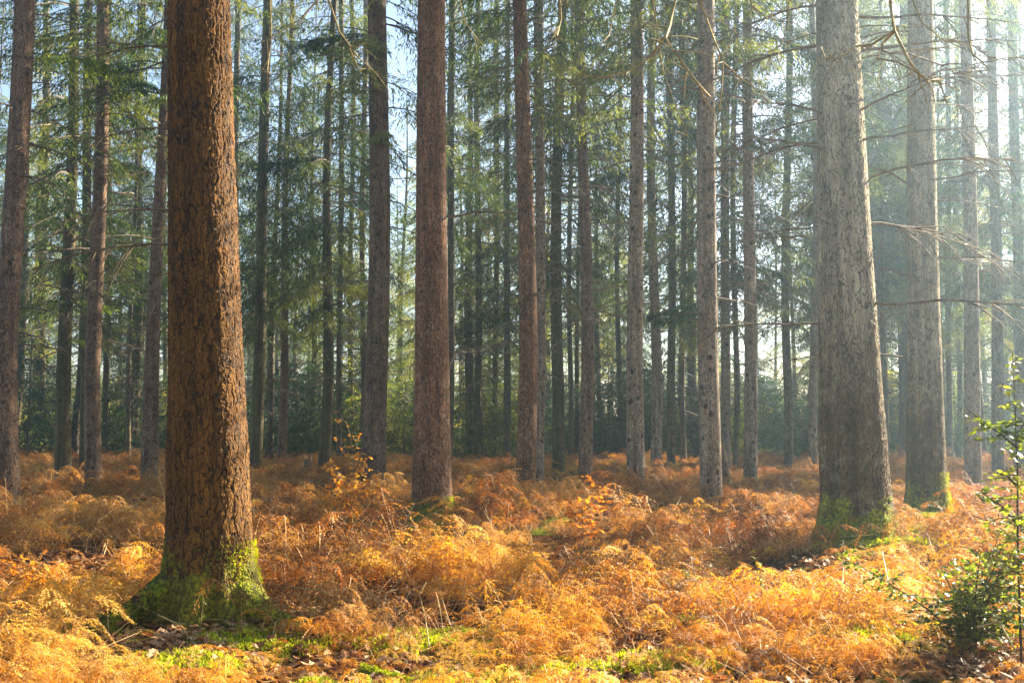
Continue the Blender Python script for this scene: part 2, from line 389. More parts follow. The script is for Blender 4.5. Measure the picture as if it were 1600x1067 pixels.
# dead branches: unit length along +X
def dead_branch_mesh(seed):
    rnd = random.Random(seed); mb = MB(); n = 8
    dr = rnd.uniform(0.05, 0.28); rs = rnd.uniform(-.02, .18); wb = rnd.uniform(-.2, .2)
    pts = [Vector((i / n, wb * (i / n) ** 2 + rnd.uniform(-.008, .008), rs * i / n - dr * (i / n) ** 2 + rnd.uniform(-.01, .01))) for i in range(n + 1)]
    mb.tube(pts, [0.0105 * (1 - .82 * i / n) for i in range(n + 1)], 5)
    for _ in range(rnd.randint(9, 15)):
        k = rnd.randint(2, n - 1); p = pts[k]; sg = rnd.choice((-1, 1)); L = rnd.uniform(.1, .38)
        d = Vector((rnd.uniform(.5, 1), sg * rnd.uniform(.3, .8), rnd.uniform(-.6, .3))).normalized()
        q = [p, p + d * L * .4 + Vector((0, 0, -.01)), p + d * L * .75 + Vector((0, 0, -.04 * L * 4)), p + d * L + Vector((0, 0, -.1 * L * 4))]
        mb.tube(q, [.005, .0038, .0028, .0015], 3)
        if rnd.random() < .6:
            e = q[2] + Vector((rnd.uniform(0, .5), sg * rnd.uniform(-.3, .6), rnd.uniform(-.6, .2))).normalized() * L * .45
            mb.tube([q[1], q[1].lerp(e, .5), e], [.003, .0022, .0012], 3)
    return mb.mesh('dead_branch', [TW], True)
DEAD = [dead_branch_mesh(s) for s in range(8)]

# ------------------------------------------------------------------ the trees one can tell apart
FERN_H = 0.45
def depth_from_base(yb): return (CAMH - FERN_H) * FPX / (yb - HORIZON)

# xb = trunk centre at y 700, ybase, depth, width at y 700, width at y 0, centre at y 0, base ratio, bark, crown, label
TREES = [
 (326, 955, 8.4, 127, 98, 314, 1.45, 'bark_orange', 'high', 'thickest trunk, orange-brown furrowed bark with bright moss on its flared base, left foreground'),
 (674, 820, 16.0, 60, 45, 675, 1.30, 'bark_red', 'high', 'straight reddish trunk with flaky bark and a mossy foot, left of the centre'),
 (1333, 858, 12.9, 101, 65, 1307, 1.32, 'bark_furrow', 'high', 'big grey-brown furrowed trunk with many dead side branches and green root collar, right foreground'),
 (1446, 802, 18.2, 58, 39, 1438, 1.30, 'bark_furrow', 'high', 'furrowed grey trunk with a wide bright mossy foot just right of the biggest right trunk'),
 (16, 765, None, 34, 31, 28, 1.15, 'bark_brown', 'bare', 'purplish brown trunk cut by the left edge of the photo'),
 (585, 738, None, 37, 30, 592, 1.15, 'bark_brown', 'mid', 'brown trunk with a pale sunlit right half, left neighbour of the straight reddish trunk'),
 (821, 752, None, 32, 23, 816, 1.12, 'bark_red', 'mid', 'slim reddish flaky trunk just right of the middle of the photo'),
 (994, 750, None, 28, 19, 993, 1.18, 'bark_grey', 'mid', 'pale pinkish grey spruce trunk dotted with black knots, standing alone right of centre'),
 (1111, 760, None, 34, 27, 1101, 1.12, 'bark_grey', 'mid', 'pale knotted spruce trunk beside a broken stump'),
 (1172, 735, None, 21, 15, 1170, 1.15, 'bark_grey', 'mid', 'slim pale straight trunk with even bark, right of the trunk with the broken stump'),
 (147, 737, None, 25, 18, 158, 1.12, 'bark_brown', 'mid', 'violet-grey smooth trunk in the left group, nearest to the mossy green spray'),
 (100, 729, None, 24, 14, 116, 1.12, 'bark_green', 'low', 'dark greenish trunk behind the bright green low spray on the left'),
 (235, 737, None, 26, 12, 260, 1.12, 'bark_brown', 'mid', 'leaning grey trunk peeping out left of the thickest orange trunk'),
 (131, 716, None, 14, 13, 139, 1.1, 'bark_green', 'low', 'dark slim trunk squeezed between the greenish and the violet-grey trunks on the left'),
 (842, 734, None, 17, 15, 844, 1.1, 'bark_grey', 'mid', 'thin grey knotted trunk close behind the slim reddish flaky trunk'),
 (872, 727, None, 20, 14, 875, 1.12, 'bark_green', 'low', 'olive banded trunk, left one of the dark pair at centre right'),
 (914, 734, None, 22, 15, 910, 1.08, 'bark_brown', 'mid', 'smooth brown banded trunk, right one of the dark pair at centre right'),
 (400, 718, None, 20, 14, 419, 1.1, 'bark_green', 'low', 'olive brown trunk leaning right, first to the right of the thickest orange trunk'),
 (440, 713, None, 15, 6, 455, 1.1, 'bark_brown', 'low', 'thin dark trunk, second to the right of the thickest orange trunk'),
 (507, 718, None, 19, 9, 521, 1.1, 'bark_green', 'low', 'green-tinged trunk standing right beside the small cut stump'),
 (211, 702, None, 13, 10, 223, 1.1, 'bark_green', 'low', 'slim olive trunk with bare whiskery twigs near its foot, left group'),
 (703, 713, None, 10, 11, 707, 1.0, 'bark_far', 'mid', 'thin shaded trunk half hidden at the right edge of the straight reddish trunk'),
 (746, 706, None, 12, 8, 747, 1.1, 'bark_green', 'low', 'thin sunlit olive trunk, first to the right of the straight reddish trunk pair'),
 (1134, 720, None, 15, 13, 1133, 1.1, 'bark_grey', 'low', 'straight misty trunk close right of the trunk with the broken stump'),
 (1149, 717, None, 9, 8, 1148, 1.1, 'bark_far', 'low', 'narrow misty trunk left of the slim pale straight trunk'),
 (1024, 722, None, 18, 11, 1019, 1.1, 'bark_grey', 'mid', 'knotted grey trunk right of the pinkish grey lone trunk, behind the dark hanging spray'),
 (1049, 713, None, 13, 10, 1047, 1.1, 'bark_far', 'low', 'hazy brown trunk under the dark hanging spruce spray'),
 (1520, 737, None, 25, 18, 1508, 1.1, 'bark_grey', 'high', 'pale misty trunk right of the furrowed trunk with the wide mossy foot'),
 (1232, 714, None, 14, 10, 1230, 1.1, 'bark_far', 'low', 'misty blue-grey trunk left of the big furrowed right trunk'),
 (1271, 720, None, 14, 9, 1272, 1.1, 'bark_grey', 'mid', 'misty trunk almost touching the left side of the big furrowed right trunk'),
 (1411, 706, None, 15, 12, 1409, 1.1, 'bark_far', 'low', 'hazy trunk in the gap between the two furrowed right trunks'),
 (1559, 726, None, 18, 14, 1549, 1.1, 'bark_far', 'low', 'dim trunk behind the young holly tree, near the right edge'),
 (1592, 722, None, 16, 14, 1585, 1.1, 'bark_far', 'low', 'fog-pale trunk at the right edge of the photo, above the holly'),
 (63, 699, None, 13, 9, 74, 1.1, 'bark_green', 'pale', 'thin trunk with a bright sunlit right edge, second from the left edge'),
 (166, 703, None, 10, 8, 172, 1.1, 'bark_green', 'low', 'thin far trunk just right of the violet-grey trunk in the left group'),
 (548, 702, None, 8, 7, 551, 1.0, 'bark_far', 'low', 'very thin far trunk left of the brown trunk with the pale sunlit half'),
 (566, 705, None, 9, 8, 570, 1.0, 'bark_far', 'low', 'thin dark trunk touching the left side of the brown half-lit trunk'),
 (530, 708, None, 9, 8, 534, 1.0, 'bark_far', 'low', 'slender grey trunk right of the green-tinged trunk by the cut stump'),
 (774, 704, None, 10, 9, 777, 1.0, 'bark_far', 'low', 'hazy slender trunk, left one of two before the slim reddish flaky trunk'),
 (792, 707, None, 12, 8, 793, 1.0, 'bark_far', 'low', 'hazy slender trunk, right one of two before the slim reddish flaky trunk'),
 (891, 706, None, 8, 7, 893, 1.0, 'bark_far', 'low', 'thin trunk seen in the gap of the dark pair at centre right'),
 (372, 706, None, 9, 9, 370, 1.0, 'bark_far', 'low', 'thin trunk partly hidden by the right side of the thickest orange trunk'),
 (1068, 708, None, 10, 9, 1066, 1.0, 'bark_far', 'low', 'thin hazy trunk left of the trunk with the broken stump'),
 (967, 703, None, 8, 7, 966, 1.0, 'bark_far', 'low', 'thin far trunk left of the pinkish grey lone trunk'),
 (1484, 704, None, 9, 8, 1479, 1.0, 'bark_far', 'low', 'dark misty trunk right behind the wide mossy foot of the furrowed trunk'),
 (1497, 700, None, 8, 7, 1493, 1.0, 'bark_far', 'low', 'slender misty trunk left of the pale misty trunk on the right'),
]
used_x = []
def make_tree(i, t):
    xb, yb, D, wb, wt, xt, br, bark, crown, label = t
    rnd = random.Random(100 + i)
    if D is None: D = depth_from_base(yb)
    pb = pix(xb, 700, D); pt = pix(xt, 0, D); ptop = pt.z
    lean = math.atan2(pt.x - pb.x, pt.z - pb.z)
    X = pb.x - math.tan(lean) * pb.z; z0 = float(gh(X, D))
    rb = wb / 2 * D / FPX; rt = wt / 2 * D / FPX; zb = max(pb.z, 0.3); H = 27.0
    def prof(z):
        if z < zb: r = rb
        elif z < ptop: r = rb + (rt - rb) * ((z - zb) / (ptop - zb)) ** (0.6 if i < 2 else 0.8)
        else: r = rt * max(0.06, 1 - (z - ptop) / (H - ptop)) ** 0.8
        if D < 14 and z < 1.6: r *= 1.0
        return r * (1 + (br - 1) * 0.62 * math.exp(-max(z, 0) / (0.32 if D < 20 else 0.25)))
    near = D < 19 and i < 4
    roots = []
    if near:
        k = 7
        for j in range(k):
            roots.append((2 * math.pi * j / k + rnd.uniform(-.25, .25), rnd.uniform(.16, .3), rnd.uniform(.25, .55) * (br - 1) * 1.6, rnd.uniform(.12, .3)))
        if i == 0: roots += [(math.radians(212), .18, 1.0, .10), (math.radians(185), .25, .35, .25), (math.radians(340), .2, .4, .2), (math.radians(262), .16, .28, .3), (math.radians(300), .12, .22, .35)]
        if i == 1: roots += [(math.radians(-25), .25, .5, .22)]
        if i == 2: roots += [(math.radians(-15), .3, .35, .3), (math.radians(195), .3, .3, .25)]
        zs = np.concatenate([np.linspace(-0.25, ptop + 0.6, 620 if i == 0 else 480), np.linspace(ptop + 0.9, H, 60)])
        nseg = 260 if i == 0 else 200
    else:
        zs = np.concatenate([np.linspace(-0.25, 1.5, 14), np.linspace(1.8, ptop + 1, 40), np.linspace(ptop + 1.5, H, 12)]); nseg = 28
    me = trunk_mesh('trunk', prof, H, M[bark], nseg, zs, roots, bend=.015 if near else rnd.uniform(.02, .10), seed=i, uneven=.025)
    root = bpy.data.objects.new('spruce_tree', None); COL.objects.link(root)
    root.location = (X, D, z0 - 0.02); root.rotation_euler = (0, lean, 0); root.empty_display_size = 0.3
    tag(root, label, 'tree', 'tall spruce trees standing in the bracken')
    link('trunk', me, root)
    cm = rnd.choice(CROWN[crown])
    s = rnd.uniform(.9, 1.1)
    link('crown', cm, root, rot=(0, 0, rnd.uniform(0, 6.28)), sc=(s, s, 1.0))
    # dead branches one by one on the nearer trees
    if D < 30 and i != 0:
        for _ in range({1: 5, 2: 26, 3: 20}.get(i, 12)):
            z = rnd.uniform(2.6 if i > 1 else 3.2, min(ptop + 1, 11)); az = rnd.choice((0, math.pi)) + rnd.uniform(-.9, .9)
            L = rnd.uniform(0.8, 2.6) if i in (2, 3) else rnd.uniform(.15, 1.9); r = prof(z) * .9
            link('dead_branch', rnd.choice(DEAD), root, loc=(r * math.cos(az), r * math.sin(az), z), rot=(rnd.uniform(-.3, .3), rnd.uniform(-.25, .2), az), sc=(L, L, L))
    if i == 0:
        for (v, L, rz) in ((68, 1.0, .1), (195, .9, -.1), (225, .55, .2), (262, .45, 0), (322, 1.0, .1), (376, 1.35, -.05)):
            z = pix(265, v, D).z - z0; r = prof(z)*.95
            link('dead_branch', rnd.choice(DEAD), root, loc=(-r, 0, z), rot=(rnd.uniform(-.5, .5), .03, math.pi + rz), sc=(L, L, L))
    used_x.append((xb, D))
    return root
for i, t in enumerate(TREES): make_tree(i, t)

# ------------------------------------------------------------------ further trees behind, each one a thing
BGT = []
for k in range(3):
    H = 25.0
    BGT.append(trunk_mesh('trunk', lambda z: 0.17 * (1 - max(z, 0) / 26.5) ** .8 * (1 + .25 * math.exp(-max(z, 0) / .3)), H, M['bark_far'], 16,
                          np.concatenate([np.linspace(-.2, 2, 6), np.linspace(3, H, 24)]), bend=.08, seed=60 + k))
rb_ = random.Random(7)
bgs = []
tries = 0
bgs += [(1384, 39), (1356, 42), (1372, 47), (1392, 55), (1476, 50), (1536, 46), (1575, 52), (22, 47), (48, 56), (1350, 60), (1460, 62)]
while len(bgs) < 66 and tries < 4000:
    tries += 1
    D = rb_.uniform(44, 88); u = rb_.uniform(-60, 1660)
    if any(abs(u - b[0]) < 9 and abs(D - b[1]) < 14 for b in bgs) or any(abs(u - x) < 10 for x, d in used_x): continue
    bgs.append((u, D))
bgs.sort()
names = sorted([(t[0], s) for t, s in zip(TREES, [
 'thickest orange trunk', 'straight reddish trunk', 'big furrowed right trunk', 'furrowed trunk with wide mossy foot', 'left edge trunk', 'brown half-lit trunk',
 'slim reddish flaky trunk', 'pinkish grey lone trunk', 'trunk by the broken stump', 'slim pale straight trunk', 'violet-grey trunk'] + [None] * 40)if s])
ORD = ['first', 'second', 'third', 'fourth', 'fifth', 'sixth', 'seventh', 'eighth', 'ninth', 'tenth', 'eleventh', 'twelfth', 'thirteenth', 'fourteenth', 'fifteenth', 'sixteenth', 'seventeenth', 'eighteenth', 'nineteenth', 'twentieth', 'twenty-first', 'twenty-second']
def slot(u):
    l = [n for n in names if n[0] <= u]; r = [n for n in names if n[0] > u]
    return (l[-1][1] if l else None), (r[0][1] if r else None)
cnt = {}
for (u, D) in bgs:
    p = pix(u, 700, D)
    s = slot(u); cnt[s] = cnt.get(s, 0) + 1
    if s[0]: lab = '%s thin far spruce right of the %s' % (ORD[cnt[s] - 1], s[0])
    else: lab = '%s thin far spruce from the left edge' % ORD[cnt[s] - 1]
    root = bpy.data.objects.new('far_spruce', None); COL.objects.link(root)
    root.location = (p.x, D, float(gh(p.x, D))); root.rotation_euler = (0, rb_.uniform(-.02, .02), 0)
    tag(root, lab, 'tree', 'thin spruces in the rows behind')
    w = rb_.uniform(.75, 1.3)
    link('trunk', rb_.choice(BGT), root, rot=(0, 0, rb_.uniform(0, 6)), sc=(w, w, 1))
    kind = rb_.choice(('full', 'low', 'pale', 'low', 'mid', 'mid', 'pale', 'bare')) if u > 700 else rb_.choice(('low', 'pale', 'mid', 'pale', 'bare', 'low', 'mid'))
    if D < 43: kind = 'full'
    s_ = rb_.uniform(.9, 1.25)
    link('crown', rb_.choice(CROWN[kind]), root, rot=(0, 0, rb_.uniform(0, 6.28)), sc=(s_, s_, rb_.uniform(.9, 1.03)))

# young evergreens of the understorey
cnt2 = {}
ys = []
for k in range(84):
    u = -40 + 1680 * (k + rb_.uniform(-.3, .3)) / 83; D = rb_.uniform(44, 62)
    ys.append((u, D))
ys.sort()
for (u, D) in ys:
    p = pix(u, 700, D); s = slot(u); cnt2[s] = cnt2.get(s, 0) + 1
    if s[0]: lab = '%s young evergreen right of the %s' % (ORD[cnt2[s] - 1], s[0])
    else: lab = '%s young evergreen from the left edge' % ORD[cnt2[s] - 1]
    root = bpy.data.objects.new('young_spruce', None); COL.objects.link(root)
    root.location = (p.x, D, float(gh(p.x, D))); tag(root, lab, 'tree', 'dark young evergreens along the back of the clearing')
    s_ = rb_.uniform(.6, 1.2)
    link('trunk', YTRUNK, root, sc=(s_, s_, s_))
    link('crown', rb_.choice(YOUNG), root, rot=(0, 0, rb_.uniform(0, 6.28)), sc=(s_ * 1.15, s_ * 1.15, s_))

# ------------------------------------------------------------------ scatter: one object, geometry-node instances (for what nobody could count)
def scatter(name, protos, pts, rots, scs, idx):
    src = bpy.data.collections.new(name + '_source')
    for k, me in enumerate(protos):
        o = bpy.data.objects.new('%s_source_%02d' % (name, k), me); src.objects.link(o)
    me = bpy.data.meshes.new(name); me.from_pydata(pts.tolist(), [], [])
    a = me.attributes.new('rot', 'FLOAT_VECTOR', 'POINT'); a.data.foreach_set('vector', rots.astype(np.float32).ravel())
    a = me.attributes.new('siz', 'FLOAT_VECTOR', 'POINT'); a.data.foreach_set('vector', scs.astype(np.float32).ravel())
    a = me.attributes.new('idx', 'INT', 'POINT'); a.data.foreach_set('value', idx.astype(np.int32))
    o = link(name, me)
    ng = bpy.data.node_groups.new(name + '_nodes', 'GeometryNodeTree')
    ng.interface.new_socket('Geometry', in_out='INPUT', socket_type='NodeSocketGeometry')
    ng.interface.new_socket('Geometry', in_out='OUTPUT', socket_type='NodeSocketGeometry')
    N = ng.nodes; gi = N.new('NodeGroupInput'); go = N.new('NodeGroupOutput')
    ci = N.new('GeometryNodeCollectionInfo'); ci.inputs['Collection'].default_value = src
    ci.inputs['Separate Children'].default_value = True; ci.inputs['Reset Children'].default_value = True
    ip = N.new('GeometryNodeInstanceOnPoints'); ip.inputs['Pick Instance'].default_value = True
    def na(nm, ty):
        n = N.new('GeometryNodeInputNamedAttribute'); n.data_type = ty; n.inputs['Name'].default_value = nm; return n.outputs['Attribute']
    e2r = N.new('FunctionNodeEulerToRotation')
    L = ng.links
    L.new(gi.outputs[0], ip.inputs['Points']); L.new(ci.outputs[0], ip.inputs['Instance'])
    L.new(na('idx', 'INT'), ip.inputs['Instance Index']); L.new(na('rot', 'FLOAT_VECTOR'), e2r.inputs[0])
    L.new(e2r.outputs[0], ip.inputs['Rotation']); L.new(na('siz', 'FLOAT_VECTOR'), ip.inputs['Scale'])
    L.new(ip.outputs[0], go.inputs[0])
    md = o.modifiers.new('scatter', 'NODES'); md.node_group = ng
    return o

for k, (X_, Y_, kind, sc0) in enumerate(((25.5, 40, 'full', 1.05), (23.6, 37.5, 'mid', 1.1), (28.0, 43, 'low', 1.1), (24.6, 44.5, 'low', 1.0), (30.5, 46, 'pale', 1.1))):  # extra trees added mostly out of view to throw shadow bands on the ground
    root = bpy.data.objects.new('far_spruce', None); COL.objects.link(root); root.location = (X_, Y_, float(gh(X_, Y_)))
    tag(root, '%s added spruce beyond the right edge, mostly out of view, casting shadow bands' % ORD[k], 'tree', 'added spruces casting shade from the right')
    link('trunk', BGT[k % 3], root, sc=(1.3, 1.3, 1)); link('crown', CROWN[kind][k % 2], root, rot=(0, 0, k * 1.3), sc=(sc0, sc0, 1))

# ---- dead bracken
def frond(mb, rnd, base, az, L, H, curl, dead):
    out = Vector((math.cos(az), math.sin(az), 0)); side = Vector((-out.y, out.x, 0)); n = 22
    bend = rnd.uniform(-.25, .25)
    P = []
    for i in range(n + 1):
        t = i / n
        r = L * (t ** 1.1) * (1 - .25 * curl * t * t)
        z = H * (math.sin(min(t * 1.15, 1) * math.pi * .62) / .93) - H * 1.05 * max(0, t - .5) ** 1.3 * 1.5 * curl + .02 * math.sin(9 * t + az * 7)
        P.append(base + out * r + side * bend * L * t * t + Vector((0, 0, max(z, 0.02 + .05 * rnd.random()))))
    mb.tube(P[::2], [0.0045 * (1 - .8 * i / (n // 2)) for i in range(n // 2 + 1)], 3, 1, cap=False)
    for i in range(5, n + 1):
        t = i / n; d = (P[i] - P[i - 1]).normalized()
        pl = 0.34 * L * (1.12 - t) * min(1, (t - .1) * 4) * rnd.uniform(.75, 1.2) + .03
        up = d.cross(side).normalized()
        for sg in (-1, 1):
            if rnd.random() < .12: continue
            dd = (side * sg * rnd.uniform(.6, 1) + d * rnd.uniform(.3, 1.0) + Vector((0, 0, -rnd.uniform(.0, 1.0) * dead))).normalized()
            m = 7 if pl > .1 else 4
            q = P[i].copy(); cd = dd.copy()
            for k in range(m):
                u = (k + .5) / m
                cd = (cd + Vector((rnd.uniform(-.16, .16), rnd.uniform(-.16, .16), -.20 * dead + rnd.uniform(-.14, .14)))).normalized()
                q2 = q + cd * pl / m
                w = 0.026 * (1.05 - u) * (pl / .2) ** .5 + 0.004
                ax = cd.cross(Vector((rnd.uniform(-.6, .6), rnd.uniform(-.6, .6), 1))).normalized()
                for s2 in (-1, 1):
                    tip = q.lerp(q2, .5) + ax * s2 * w * rnd.uniform(.6, 1.3) + cd * w * .35 + Vector((0, 0, -rnd.uniform(-.15, .8) * w))
                    mb.face([q, q.lerp(q2, .5), tip], 0)
                q = q2
def clump(seed, nf, Lr, Hr, curl, dead, mat='bracken'):
    rnd = random.Random(seed); mb = MB()
    for k in range(nf):
        b = Vector((rnd.uniform(-.32, .32), rnd.uniform(-.32, .32), 0))
        frond(mb, rnd, b, rnd.uniform(0, 6.28), rnd.uniform(*Lr), rnd.uniform(*Hr), curl * rnd.uniform(.6, 1.3), dead * rnd.uniform(.5, 1.3))
    for k in range(11):
        b = Vector((rnd.uniform(-.4, .4), rnd.uniform(-.4, .4), 0)); d = Vector((rnd.uniform(-.9, .9), rnd.uniform(-.9, .9), rnd.uniform(.15, .8)))
        e = b + d * rnd.uniform(.3, .8); mb.tube([b, b.lerp(e, .5) + Vector((rnd.uniform(-.05, .05), rnd.uniform(-.05, .05), rnd.uniform(.02, .14))), e], [.004, .0035, .002], 3, 1, cap=False)
    return mb.mesh('bracken_clump', [M[mat], M['stalk']])
rs = np.random.RandomState(5)
CL = [clump(200 + k, 9, (.5, .9), (.30, .56), 1.0, 1.0) for k in range(6)] + \
     [clump(220 + k, 9, (.4, .68), (.2, .38), .8, .8, 'bracken_sunlit') for k in range(4)] + \
     [clump(240 + k, 6, (.6, .95), (.5, .72), 1.15, .7) for k in range(3)] + [clump(250 + k, 9, (.5, .85), (.4, .62), .9, .7, 'bracken_sunlit') for k in range(3)]
def noise2(x, y, s, ph=0):
    return (np.sin(x * s + ph) * np.sin(y * s * 1.13 + 1.7 * ph) + .6 * np.sin(x * s * 1.9 - y * s * .7 + 2 * ph + 1) + .4 * np.sin(y * s * 2.7 + x * s * 1.1 + ph)) / 2 + .5
# places with little bracken: centre x, y, radius x, radius y
BARE = [(-2.95, 7.45, .45, .28), (2.35, 6.8, .35, .4), (1.05, 7.35, .35, .2), (-.35, 7.9, .4, .2), (1.55, 9.4, .4, .35), (-1.8, 7.7, .3, .25), (-2.6, 10.9, 1.0, .3), (.9, 9.0, .5, .3)]
def bare(x, y):
    b = np.zeros_like(x)
    for (a, c, rx, ry) in BARE: b = np.maximum(b, np.exp(-(((x - a) / rx) ** 2 + ((y - c) / ry) ** 2) * 1.2))
    return b
def trunk_clear(x, y):
    k = np.ones_like(x, bool)
    for (cx_, cy_, r) in ((-2.58, 8.4, .62), (-1.3, 16, .5), (4.4, 12.9, .65), (7.5, 18.2, .6)):
        k &= (x - cx_) ** 2 + (y - cy_) ** 2 > r * r
        k &= ((x - cx_) / (r * 1.1)) ** 2 + ((y - cy_ + r * 1.2) / (r * 1.5)) ** 2 > 1
    return k
P = []
for (y0, y1, dens) in ((4.6, 7.8, 15.0), (7.8, 10, 7.5), (10, 18, 5.2), (18, 30, 3.8), (30, 46, 2.3)):
    area = (y1 - y0) * (1.24 * (y0 + y1) / 2 + 4); n = int(area * dens)
    y = rs.uniform(y0, y1, n * 2); x = rs.uniform(-1, 1, n * 2) * (.62 * y1 + 2); k = np.abs(x) < .6 * y + 1.5
    P.append(np.stack([x[k], y[k]], 1)[:n])
P = np.concatenate(P); x, y = P[:, 0], P[:, 1]
keep = trunk_clear(x, y) & (rs.rand(len(x)) > bare(x, y) * 1.25) & (rs.rand(len(x)) < np.where(y < 7.8, .75, .45) + .8 * noise2(x, y, 1.3, .5)); x, y = x[keep], y[keep]
hs = .42 + .50 * noise2(x, y, .9, 2.2) + rs.uniform(-.17, .2, len(x)); hs = np.where(y < 7.6, hs * .62, hs); hs = np.where(y > 20, hs * .9, hs)
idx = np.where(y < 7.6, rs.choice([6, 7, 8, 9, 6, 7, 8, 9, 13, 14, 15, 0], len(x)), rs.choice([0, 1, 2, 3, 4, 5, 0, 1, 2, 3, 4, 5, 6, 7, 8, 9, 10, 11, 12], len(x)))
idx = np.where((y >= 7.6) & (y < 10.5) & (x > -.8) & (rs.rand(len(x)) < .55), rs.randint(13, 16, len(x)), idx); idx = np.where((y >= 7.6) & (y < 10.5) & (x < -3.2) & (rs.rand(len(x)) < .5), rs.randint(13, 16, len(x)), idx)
for (cx_, cy_, wd, back, k_) in ((-1.3, 16, .55, 4.5, .35), (4.4, 12.9, .7, 2.2, .45), (7.5, 18.2, .7, 5.0, .35), (3.05, 6.6, .55, 1.0, .35), (1.05, 12.6, .35, 2.0, .6), (-1.7, 13.0, .4, 2.0, .6)):
    near_ = (np.abs(x - cx_ * y / cy_) < wd) & (y > cy_ - back) & (y < cy_ + .8); hs = np.where(near_, hs * k_, hs)
sc_ = np.stack([hs * rs.uniform(1.05, 1.5, len(x)), hs * rs.uniform(1.05, 1.5, len(x)), hs * .92], 1)
rt_ = np.stack([rs.uniform(-.3, .3, len(x)), rs.uniform(-.3, .3, len(x)), rs.uniform(0, 6.28, len(x))], 1)
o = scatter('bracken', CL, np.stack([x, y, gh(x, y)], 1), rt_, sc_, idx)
tag(o, 'knee-high orange-brown dead bracken covering the forest floor', 'bracken', kind='stuff')

# ---- leaf litter
def leaf_face(mb, c, d, up, L, w, m=0, fold=.25, oak=True):
    s = d.cross(up).normalized(); n = s.cross(d).normalized()
    pr = [(0, 0), (.2, .3), (.35, .75), (.45, .5), (.62, 1.0), (.74, .6), (.88, .6), (1, 0)] if oak else [(0, 0), (.25, .7), (.5, 1), (.75, .7), (1, 0)]
    for sg in (1, -1):
        pts = [c + d * L * t + s * sg * w * q + n * fold * w * q for t, q in pr]
        mb.face(pts if sg > 0 else pts[::-1], m)
def litter_proto(seed):
    rnd = random.Random(seed); mb = MB()
    for k in range(26):
        a = rnd.uniform(0, 6.28); c = Vector((rnd.uniform(-.25, .25), rnd.uniform(-.25, .25), rnd.uniform(.0, .05)))
        leaf_face(mb, c, Vector((math.cos(a), math.sin(a), rnd.uniform(-.4, .5))).normalized(), Vector((rnd.uniform(-.5, .5), rnd.uniform(-.5, .5), 1)), rnd.uniform(.05, .1), rnd.uniform(.018, .032), fold=rnd.uniform(-.7, .9))
    return mb.mesh('litter_patch', [M['litter']])
n = 1150; y = rs.uniform(5, 11.5, n); x = rs.uniform(-1, 1, n) * (.56 * y + .6)
o = scatter('leaf_litter', [litter_proto(k) for k in range(5)], np.stack([x, y, gh(x, y)], 1), np.stack([np.zeros(n), np.zeros(n), rs.uniform(0, 6.28, n)], 1),
            np.ones((n, 3)) * rs.uniform(.8, 1.3, (n, 1)), rs.randint(0, 5, n))
tag(o, 'curled brown fallen oak leaves lying between the bracken', 'leaf litter', kind='stuff')

# ---- moss tufts
def moss_proto(seed):
    rnd = random.Random(seed); mb = MB()
    for k in range(260):
        a = rnd.uniform(0, 6.28); r = math.sqrt(rnd.random()) * .16; h = .05 * (1 - (r / .16) ** 2)
        c = Vector((math.cos(a) * r, math.sin(a) * r, h)); d = Vector((rnd.uniform(-.8, .8) + math.cos(a) * .4, rnd.uniform(-.8, .8) + math.sin(a) * .4, rnd.uniform(.3, 1)))
        spray(mb, c - Vector((0, 0, .01)), d, rnd.uniform(.02, .045), rnd.uniform(.003, .006), rnd, 0)
    return mb.mesh('moss_tuft', [M['moss']])
MP = [(-.35, 7.85, .55, .28, 110), (.55, 6.75, .7, .22, 90), (-.55, 6.5, .55, .18, 70), (-3.7, 7.7, .4, .25, 50), (-2.2, 6.6, .35, .25, 45), (1.5, 9.6, .6, .45, 80),
      (1.2, 8.6, .4, .3, 40), (-1.9, 7.5, .35, .3, 30), (1.3, 6.7, .5, .2, 60), (-2.7, 11.0, .9, .25, 45), (-3.6, 9.6, .2, .15, 6), (-1.1, 15.6, .5, .3, 30), (4.6, 12.4, .8, .3, 70), (7.4, 17.5, .9, .5, 60), (2.5, 7.1, .25, .2, 15), (5.9, 16.0, .5, .3, 20)]
px_, py_ = [], []
for (a, b, rx, ry, n) in MP:
    px_.append(a + rs.randn(n) * rx * .55); py_.append(b + rs.randn(n) * ry * .55)
x = np.concatenate(px_); y = np.concatenate(py_); n = len(x)
o = scatter('moss', [moss_proto(k) for k in range(4)], np.stack([x, y, gh(x, y) + .005], 1), np.stack([np.zeros(n), np.zeros(n), rs.uniform(0, 6.28, n)], 1),
            np.ones((n, 3)) * rs.uniform(.6, 1.4, (n, 1)), rs.randint(0, 4, n))
tag(o, 'bright green moss cushions between the fallen leaves', 'moss', kind='stuff')

